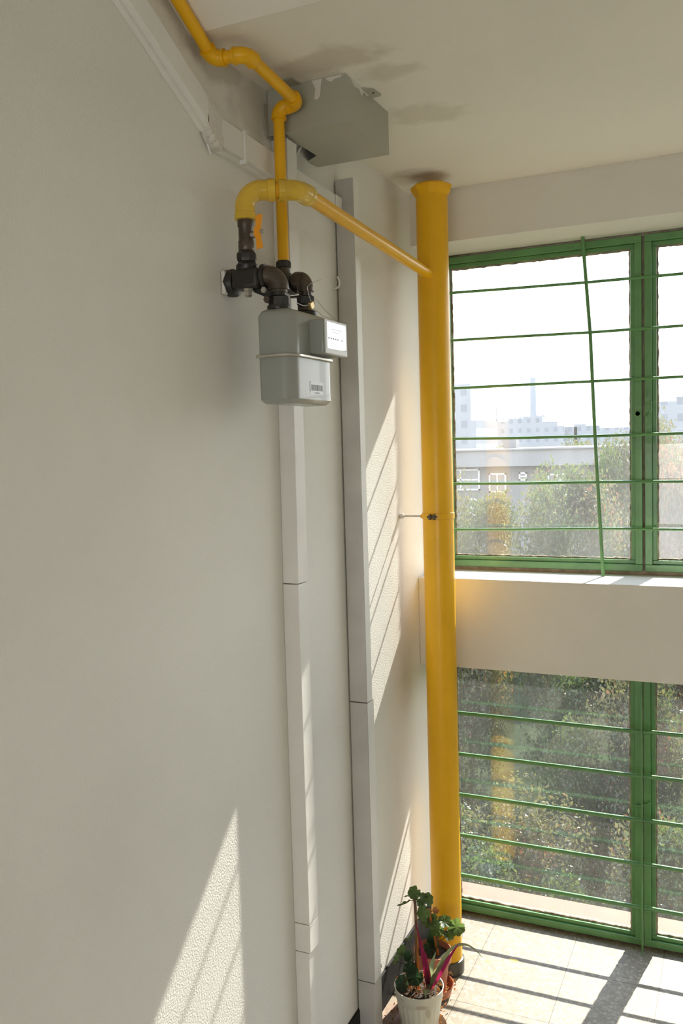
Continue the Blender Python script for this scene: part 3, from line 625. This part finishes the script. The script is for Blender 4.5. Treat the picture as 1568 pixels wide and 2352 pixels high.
part('stem', MB().tube([PW(.12, -1.67, .01), PW(.128, -1.60, .01), PW(.132, -1.54, .008)], [.003, .0026, .002], 8), M['stemb'], p1)
gl = [((.110, -1.407), .023, (-.5, .35, .8)), ((.122, -1.383), .016, (-.5, .25, .8)), ((.150, -1.358), .020, (.1, -.7, .6)), ((.170, -1.372), .019, (.3, .1, .9)), ((.182, -1.383), .020, (.7, -.5, .4)), ((.176, -1.414), .021, (.5, -.7, .2)), ((.163, -1.395), .014, (.6, -.3, .5)), ((.134, -1.372), .014, (-.1, -.3, .9))]
for i, ((x, z), r, nn) in enumerate(gl):
    lf = leaf_lobed(MB(), PW(x, z, -.008+.012*math.sin(i*2.1)), nn, r, i, .2)
    lf.tube([PW(.140, -1.392), PW((.14+x)/2, (z-1.392)/2-.0+.004), PW(x, z)], .0010, 5)
    part('leaf', lf, M['leafg'], p1)
for i, ((x, z), r, nn, m_) in enumerate([((.125, -1.515), .017, (-.6, .1, .8), 'leafg'), ((.102, -1.560), .020, (-.5, -.5, .7), 'leafg'), ((.086, -1.588), .019, (-.7, -.4, .5), 'leafg'),
        ((.150, -1.618), .026, (.1, -.8, .6), 'leafd'), ((.134, -1.600), .022, (-.2, -.6, .8), 'leafd'), ((.110, -1.648), .024, (-.3, -.8, .5), 'leafd'), ((.122, -1.57), .016, (-.3, -.8, .5), 'leafd')]):
    lf = leaf_lobed(MB(), PW(x, z, -.03 if z < -1.59 else -.01), nn, r, 20+i, .3)
    lf.tube([PW(x, z, -.02), PW(.138, min(z-.02, -1.60)), PW(.14, -1.665)], .0011, 5)
    part('leaf', lf, M[m_], p1)
rh = thing('purple_striped_plant', 'small plant with purple and cream strap leaves growing in the cream pot', 'plant', (.184, PC[1]-.005, Z(-1.672)))
B0 = PW(.184, -1.665, -.005)
for (b1, c1_, w_, m_, nn) in (((.172, -1.55), (.148, -1.452), .0085, 'leafp', (.5, -.8, .1)), ((.182, -1.60), (.180, -1.545), .010, 'leafp', (.2, -.9, .2)), ((.225, -1.59), (.288, -1.487), .0115, 'leafp', (-.2, -.9, .3)),
        ((.195, -1.58), (.212, -1.535), .012, 'leafc', (-.2, -.9, .3)), ((.215, -1.585), (.262, -1.520), .010, 'leafc', (-.3, -.8, .5)), ((.195, -1.62), (.186, -1.68), .009, 'leafc', (.3, -.9, .3))):
    part('leaf', strap(MB(), bez(B0, PW(b1[0], b1[1], -.01), PW(c1_[0], c1_[1], -.012)), w_, nn), M[m_], rh)
part('leaf', strap(MB(), bez(B0, PW(.262, -1.44, .02), PW(.345, -1.548, .03), 14), .007, (-.2, -.5, .8)), M['leafc'], rh)
part('leaf', strap(MB(), bez(PW(.19, -1.66, -.03), PW(.19, -1.615, -.06), PW(.196, -1.655, -.068)), .011, (.2, -.9, .3)), M['leafc'], rh)

TC = (.128, 2.655)
s2 = thing('plant_saucer', 'terracotta coloured saucer behind the cream pot', 'saucer', (*TC, 0))
part('dish', MB().lathe([(.050, .001), (.058, .003), (.064, .034), (.067, .036), (.066, .030), (.055, .006), (.001, .005)], (*TC, 0), 40, cap=False), M['terra'], s2)
p2 = thing('potted_geranium', 'terracotta pot with a broad-leaved geranium standing before the thick yellow pipe', 'potted plant', (*TC, .006))
part('pot', MB().lathe([(.001, .007), (.040, .007), (.053, .110), (.060, .112), (.063, .148), (.0600, .150), (.056, .125), (.05, .11), (.04, .03)], (*TC, 0), 40, cap=False), M['terra'], p2)
part('soil', MB().lathe([(.057, .130), (.03, .134), (.001, .132)], (*TC, 0), 30, cap=False), M['soil'], p2)
def TW(x, z, dy=0): return (x, TC[1]+dy, Z(z))
part('stem', MB().tube([TW(.148, -1.69), TW(.143, -1.655), TW(.132, -1.59), TW(.118, -1.535)], [.005, .0048, .0044, .004], 8), M['stemo'], p2)
part('stem', MB().tube([TW(.13, -1.69), TW(.14, -1.64), TW(.150, -1.605), TW(.180, -1.585)], [.004, .0036, .003, .002], 8), M['stemb'], p2)
for i, ((x, z), r, nn, m_) in enumerate([((.172, -1.560), .023, (.1, -.4, .8), 'leafg'), ((.208, -1.574), .027, (.4, -.8, .3), 'leafg'), ((.186, -1.600), .020, (.1, -.5, .7), 'leafg'), ((.150, -1.580), .025, (0, -.8, .5), 'leafg'),
        ((.112, -1.572), .023, (-.2, -.7, .7), 'leafg'), ((.128, -1.566), .020, (-.3, -.6, .7), 'leafg'), ((.105, -1.545), .011, (0, -.5, .8), 'dry'), ((.121, -1.530), .010, (.1, -.5, .8), 'dry'), ((.138, -1.532), .011, (.2, -.6, .5), 'dry'),
        ((.13, -1.64), .022, (-.1, -.9, .3), 'leafd'), ((.12, -1.655), .022, (.3, -.9, .2), 'leafd')]):
    lf = leaf_lobed(MB(), TW(x, z, .012*math.sin(i*1.7)), nn, r, 50+i, .25)
    if r > .015: lf.tube([TW(x, z), TW((x+.14)/2, z-.02), TW(.14, -1.63)], .0011, 5)
    part('leaf', lf, M[m_], p2)
part('leaf', strap(MB(), bez(TW(.118, -1.66), TW(.128, -1.61), TW(.122, -1.572)), .012, (0, -1, .1)), M['leafd'], p2)
bp = thing('small_bowl', 'blue-grey glazed bowl half hidden behind the thick yellow pipe', 'bowl', (.098, 2.925, 0))
part('bowl', MB().lathe([(.001, .002), (.028, .002), (.045, .03), (.049, .05), (.0465, .05), (.042, .03), (.025, .008)], (.098, 2.925, 0), 40, cap=False), M['bluepot'], bp)
# dry litter on soil and floor
rd = random.Random(11); mb = MB()
for k in range(260):
    if k < 170:
        a = rd.uniform(0, 6.28); q = rd.uniform(.02, .072); c = Vector((PC[0]+q*math.cos(a), PC[1]+q*math.sin(a), .140+rd.uniform(0, .03)))
    elif k < 230:
        c = Vector((rd.uniform(.19, .235), rd.uniform(2.46, 2.62), rd.uniform(.03, .14))); c.x = min(c.x, .215); 
    else: c = Vector((rd.uniform(.02, .10), rd.uniform(2.32, 2.6), .004))
    s_ = rd.uniform(.003, .009); u = Vector((rd.uniform(-1, 1), rd.uniform(-1, 1), rd.uniform(-1, 1))).normalized(); w = u.orthogonal().normalized()
    mb.add([c-u*s_, c+w*s_*.5, c+u*s_, c-w*s_*.4+Vector((0, 0, s_*.4))], [(0, 1, 2), (0, 2, 3)])
tag(obj('dry_leaf_litter', mb, M['dry'], smooth=False), 'brown dry leaf litter on the soil and floor around the plant pots', 'leaf litter', kind='stuff')

# ---------------------------------------------------------------- outside
GZ = -7.4
M['ground'] = mat('grass_ground', (0.022, 0.028, 0.014), 0.95, var=0.5, vscale=1.5, spec=0.0)
gr = obj('ground_outside', MB().box(-400, 300, 3.6, 900, GZ-.5, GZ), M['ground'], smooth=False); gr['kind'] = 'structure'; gr['label'] = 'green ground far below the windows'
M['fleafA'] = mat('green_foliage', (0.04, 0.062, 0.022), 0.4, transl=(0.10, 0.14, 0.028))
M['fleafB'] = mat('olive_foliage', (0.055, 0.058, 0.028), 0.4, transl=(0.15, 0.14, 0.045))
M['fleafC'] = mat('reddish_foliage', (0.075, 0.04, 0.024), 0.4, transl=(0.22, 0.09, 0.035))
M['bark'] = mat('bark', (0.06, 0.045, 0.035), 0.9, var=.3, vscale=3)
def crown_mesh(name, n, seed, size, mats, mix, clumps=34):
    rr = random.Random(seed); V = []; F = []; MI = []
    cl_ = []
    for k in range(clumps):
        a = rr.uniform(0, 6.283); h = rr.uniform(-.85, .8); q = math.sqrt(max(.05, 1-h*h))*rr.uniform(.45, .85)
        cl_.append((Vector((q*math.cos(a), q*math.sin(a), h)), rr.uniform(.24, .44), rr.random()))
    for i in range(n):
        c0, cr_, tone = cl_[rr.randrange(clumps)]
        d = Vector((rr.gauss(0, 1), rr.gauss(0, 1), rr.gauss(0, 1))).normalized()
        c = c0 + d*cr_*rr.uniform(.35, 1.05)
        s_ = size*rr.uniform(.6, 1.3)
        u = Vector((rr.gauss(0, 1), rr.gauss(0, 1), rr.gauss(0, .8))).normalized(); w = u.orthogonal(); w.rotate(Matrix.Rotation(rr.uniform(0, 6.28), 3, u)); w.normalize()
        k = len(V)
        V += [c-u*s_, c+w*s_*.55+u*s_*.1, c+u*s_, c-w*s_*.55+u*s_*.1]; F.append((k, k+1, k+2)); F.append((k, k+2, k+3))
        mi = 0
        q = tone*.7+rr.random()*.3
        if q > mix[0]: mi = 1
        if q > mix[1]: mi = 2
        MI += [mi, mi]
    me = bpy.data.meshes.new(name); me.from_pydata([tuple(v) for v in V], [], F); me.update()
    for m_ in mats: me.materials.append(m_)
    me.polygons.foreach_set('material_index', MI)
    return me
mats3 = [M['fleafA'], M['fleafB'], M['fleafC']]
CM = [crown_mesh('crown_a', 30000, 1, .024, mats3, (.45, .85)), crown_mesh('crown_b', 30000, 2, .024, mats3, (.5, .9)), crown_mesh('crown_red', 30000, 3, .024, mats3, (.2, .5))]
CF = crown_mesh('crown_far', 9000, 5, .04, mats3, (.5, .9))
tm = MB().tube([(0, 0, 0), (.03, .02, .35), (-.02, 0, .7), (0, 0, 1)], [.035, .028, .02, .008], 8)
for k in range(5):
    a = k*1.3; tm.tube([(0, 0, .45+.08*k), (.13*math.cos(a), .13*math.sin(a), .62+.08*k), (.22*math.cos(a), .22*math.sin(a), .85+.04*k)], [.014, .009, .003], 5)
trunk_me = bpy.data.meshes.new('trunk'); trunk_me.from_pydata(tm.v, [], tm.f); trunk_me.materials.append(M['bark'])
def tree(x, y, ztop, rx, rz, me, label, name='tree', group=None, spin=0):
    r = thing(name, label, 'tree', (x, y, GZ), group)
    zc = ztop-rz
    t_ = bpy.data.objects.new('trunk', trunk_me); COL.objects.link(t_); t_.parent = r; t_.scale = (rx*1.2, rx*1.2, max(.5, zc-GZ+rz*.1))
    c_ = bpy.data.objects.new('crown', me); COL.objects.link(c_); c_.parent = r; c_.location = (0, 0, zc-GZ); c_.scale = (rx, rx, rz); c_.rotation_euler = (0, 0, spin)
near = [(-5.4, 22, 1.0, 1.5, 2.8, 0, 'olive green tree left of the others behind the upper left pane'),
        (-2.7, 21, 1.2, 1.5, 3.0, 1, 'broad green tree in the middle of the upper left pane hiding the flat building'),
        (-1.75, 27, 2.45, 1.35, 3.6, 0, 'tall green tree whose crown tops the others in the upper left pane'),
        (-.15, 22, 1.75, 1.2, 3.2, 2, 'reddish leaved tree filling the upper right pane'),
        (2.4, 22, 1.9, 1.4, 3.5, 2, 'reddish tree at the right edge of the view outside the upper window')]
for i, (x, y, zt, rx, rz, k, lb) in enumerate(near): tree(x, y, zt, rx, rz, CM[k], lb, group='trees outside the windows', spin=i*1.1)
low = [(-4.6, 17.5, -1.9, 1.45, 2.3, 1, 'dark green bushy tree behind the upper half of the lower left pane'), (-1.2, 17.2, -2.0, 1.45, 2.4, 0, 'dark bushy tree behind the lower left pane near the green mullion'),
       (1.5, 17, -2.0, 1.4, 2.4, 1, 'dark bushy tree seen through the lower right pane'), (-2.3, 13.0, -3.6, 1.4, 1.7, 0, 'shaded low tree close below the lower left pane'),
       (.4, 13.0, -3.5, 1.3, 1.7, 1, 'shaded low tree close below the lower right pane'), (-7.2, 18, -1.0, 1.4, 2.4, 1, 'dark tree at the left behind the thick yellow pipe'),
       (-.9, 9.4, -4.8, .9, 1.2, 0, 'pale leaved shrub lowest in the lower left pane'), (1.0, 9.6, -4.4, .9, 1.3, 1, 'pale leaved shrub lowest in the lower right pane')]
for i, (x, y, zt, rx, rz, k, lb) in enumerate(low): tree(x, y, zt, rx, rz, CM[k], lb, group='bushy trees below the windows', spin=i*.9+.4)
for i, (x, y, zt, rx, rz, lb) in enumerate([(-15.5, 62, 1.35, 2.6, 3.5, 'far tree behind the left end of the flat roof'), (-10.8, 68, 1.8, 2.6, 3.6, 'far tree behind the middle of the flat roof'), (-7.4, 60, 1.5, 2.4, 3.5, 'far tree behind the right half of the flat roof'), (-3.9, 66, 2.0, 2.4, 3.5, 'far tree right of the flat roof'),
        (-.2, 60, 2.6, 3.2, 4.0, 'far tree below the pale block in the upper right pane')]):
    tree(x, y, zt, rx, rz, CF, lb, group='far trees behind the flat building', spin=i*1.7)

# flat-roofed building
M['render'] = mat('grey_render', (0.15, 0.145, 0.145), 0.9, var=.08, vscale=1.5)
M['render2'] = mat('pale_parapet_render', (0.20, 0.195, 0.195), 0.9, var=.05, vscale=1.2)
M['glassd'] = mat('dark_window_glass', (0.10, 0.11, 0.13), 0.1)
M['whitef'] = mat('white_window_frame', (0.5, 0.5, 0.5), 0.5)
fb = thing('flat_roofed_building', 'low grey flat-roofed building with a deep parapet beyond the trees', 'building', (-10, 38, GZ))
part('walls', MB().box(-20, -3.9, 38.6, 47, GZ, Z(-1.03)), M['render'], fb, smooth=False)
part('roof_parapet', MB().box(-20.2, -3.6, 38, 47.4, Z(-1.03), Z(-.33)), M['render2'], fb, smooth=False)
part('coping', MB().box(-20.3, -3.5, 37.9, 47.5, Z(-.33), Z(-.27)), M['render2'], fb, smooth=False)
part('chimney', MB().box(-8.9, -8.3, 40, 40.6, Z(-.27), Z(.18)), M['render'], fb, smooth=False)
def bwin(x0, x1, z0, z1, mull):
    f = MB()
    for (a, b2, c, d) in ((x0, x1, z0, z0+.07), (x0, x1, z1-.07, z1), (x0, x0+.07, z0, z1), (x1-.07, x1, z0, z1)): f.box(a, b2, 38.52, 38.6, Z(c), Z(d))
    for q in mull: f.box(q-.035, q+.035, 38.53, 38.6, Z(z0), Z(z1))
    f.box(x0, x1, 38.53, 38.6, Z((z0+z1)/2-.03), Z((z0+z1)/2+.03))
    w = part('window', f, M['whitef'], fb, smooth=False)
    part('pane', MB().box(x0+.05, x1-.05, 38.57, 38.61, Z(z0+.05), Z(z1-.05)), M['glassd'], w, smooth=False)
bwin(-11.6, -9.62, -2.10, -1.14, (-10.5,)); bwin(-9.2, -8.42, -2.2, -1.34, (-8.82,)); bwin(-7.85, -7.5, -1.68, -1.32, ()); bwin(-6.6, -5.8, -2.2, -1.4, (-6.2,))

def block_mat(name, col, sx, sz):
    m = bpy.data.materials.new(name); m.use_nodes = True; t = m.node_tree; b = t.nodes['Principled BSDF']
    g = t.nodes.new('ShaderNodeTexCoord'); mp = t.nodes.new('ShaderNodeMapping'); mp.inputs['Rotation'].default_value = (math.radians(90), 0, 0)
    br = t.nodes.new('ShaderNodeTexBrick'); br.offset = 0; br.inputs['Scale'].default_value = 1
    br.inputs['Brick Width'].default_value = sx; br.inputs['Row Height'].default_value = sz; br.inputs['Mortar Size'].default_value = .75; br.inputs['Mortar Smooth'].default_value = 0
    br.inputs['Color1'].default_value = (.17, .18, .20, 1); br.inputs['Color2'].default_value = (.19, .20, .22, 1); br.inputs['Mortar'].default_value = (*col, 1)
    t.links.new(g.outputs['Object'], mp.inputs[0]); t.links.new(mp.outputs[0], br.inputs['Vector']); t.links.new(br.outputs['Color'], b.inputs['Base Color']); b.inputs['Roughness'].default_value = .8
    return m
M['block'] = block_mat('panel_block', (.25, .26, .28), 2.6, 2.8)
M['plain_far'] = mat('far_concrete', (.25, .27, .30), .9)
def blocks(nm, label, rects, y0, y1, m, cat='building', group=None):
    b0 = thing(nm, label, cat, (rects[0][0], y0, GZ), group)
    for (x0, x1, z) in rects: part('wing', MB().box(x0, x1, y0, y1, GZ, Z(z)), m, b0, smooth=False)
    return b0
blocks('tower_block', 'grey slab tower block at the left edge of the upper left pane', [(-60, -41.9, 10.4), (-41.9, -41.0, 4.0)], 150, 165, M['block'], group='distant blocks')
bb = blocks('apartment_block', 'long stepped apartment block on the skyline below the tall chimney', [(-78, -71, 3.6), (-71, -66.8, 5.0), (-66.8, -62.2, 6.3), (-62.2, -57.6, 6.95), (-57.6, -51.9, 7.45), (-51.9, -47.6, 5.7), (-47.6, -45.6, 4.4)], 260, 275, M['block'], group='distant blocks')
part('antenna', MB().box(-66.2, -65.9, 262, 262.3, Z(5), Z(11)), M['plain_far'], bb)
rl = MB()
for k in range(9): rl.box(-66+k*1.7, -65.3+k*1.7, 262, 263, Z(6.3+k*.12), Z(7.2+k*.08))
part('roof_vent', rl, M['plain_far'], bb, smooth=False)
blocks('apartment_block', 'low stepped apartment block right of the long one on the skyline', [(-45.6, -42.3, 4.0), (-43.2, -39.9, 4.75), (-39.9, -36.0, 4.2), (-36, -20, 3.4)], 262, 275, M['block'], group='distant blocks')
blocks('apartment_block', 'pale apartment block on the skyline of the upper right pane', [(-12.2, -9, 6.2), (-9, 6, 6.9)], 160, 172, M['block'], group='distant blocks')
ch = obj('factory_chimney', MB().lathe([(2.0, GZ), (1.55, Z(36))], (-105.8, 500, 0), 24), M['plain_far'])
tag(ch, 'tall slim pale factory chimney on the skyline', 'chimney')
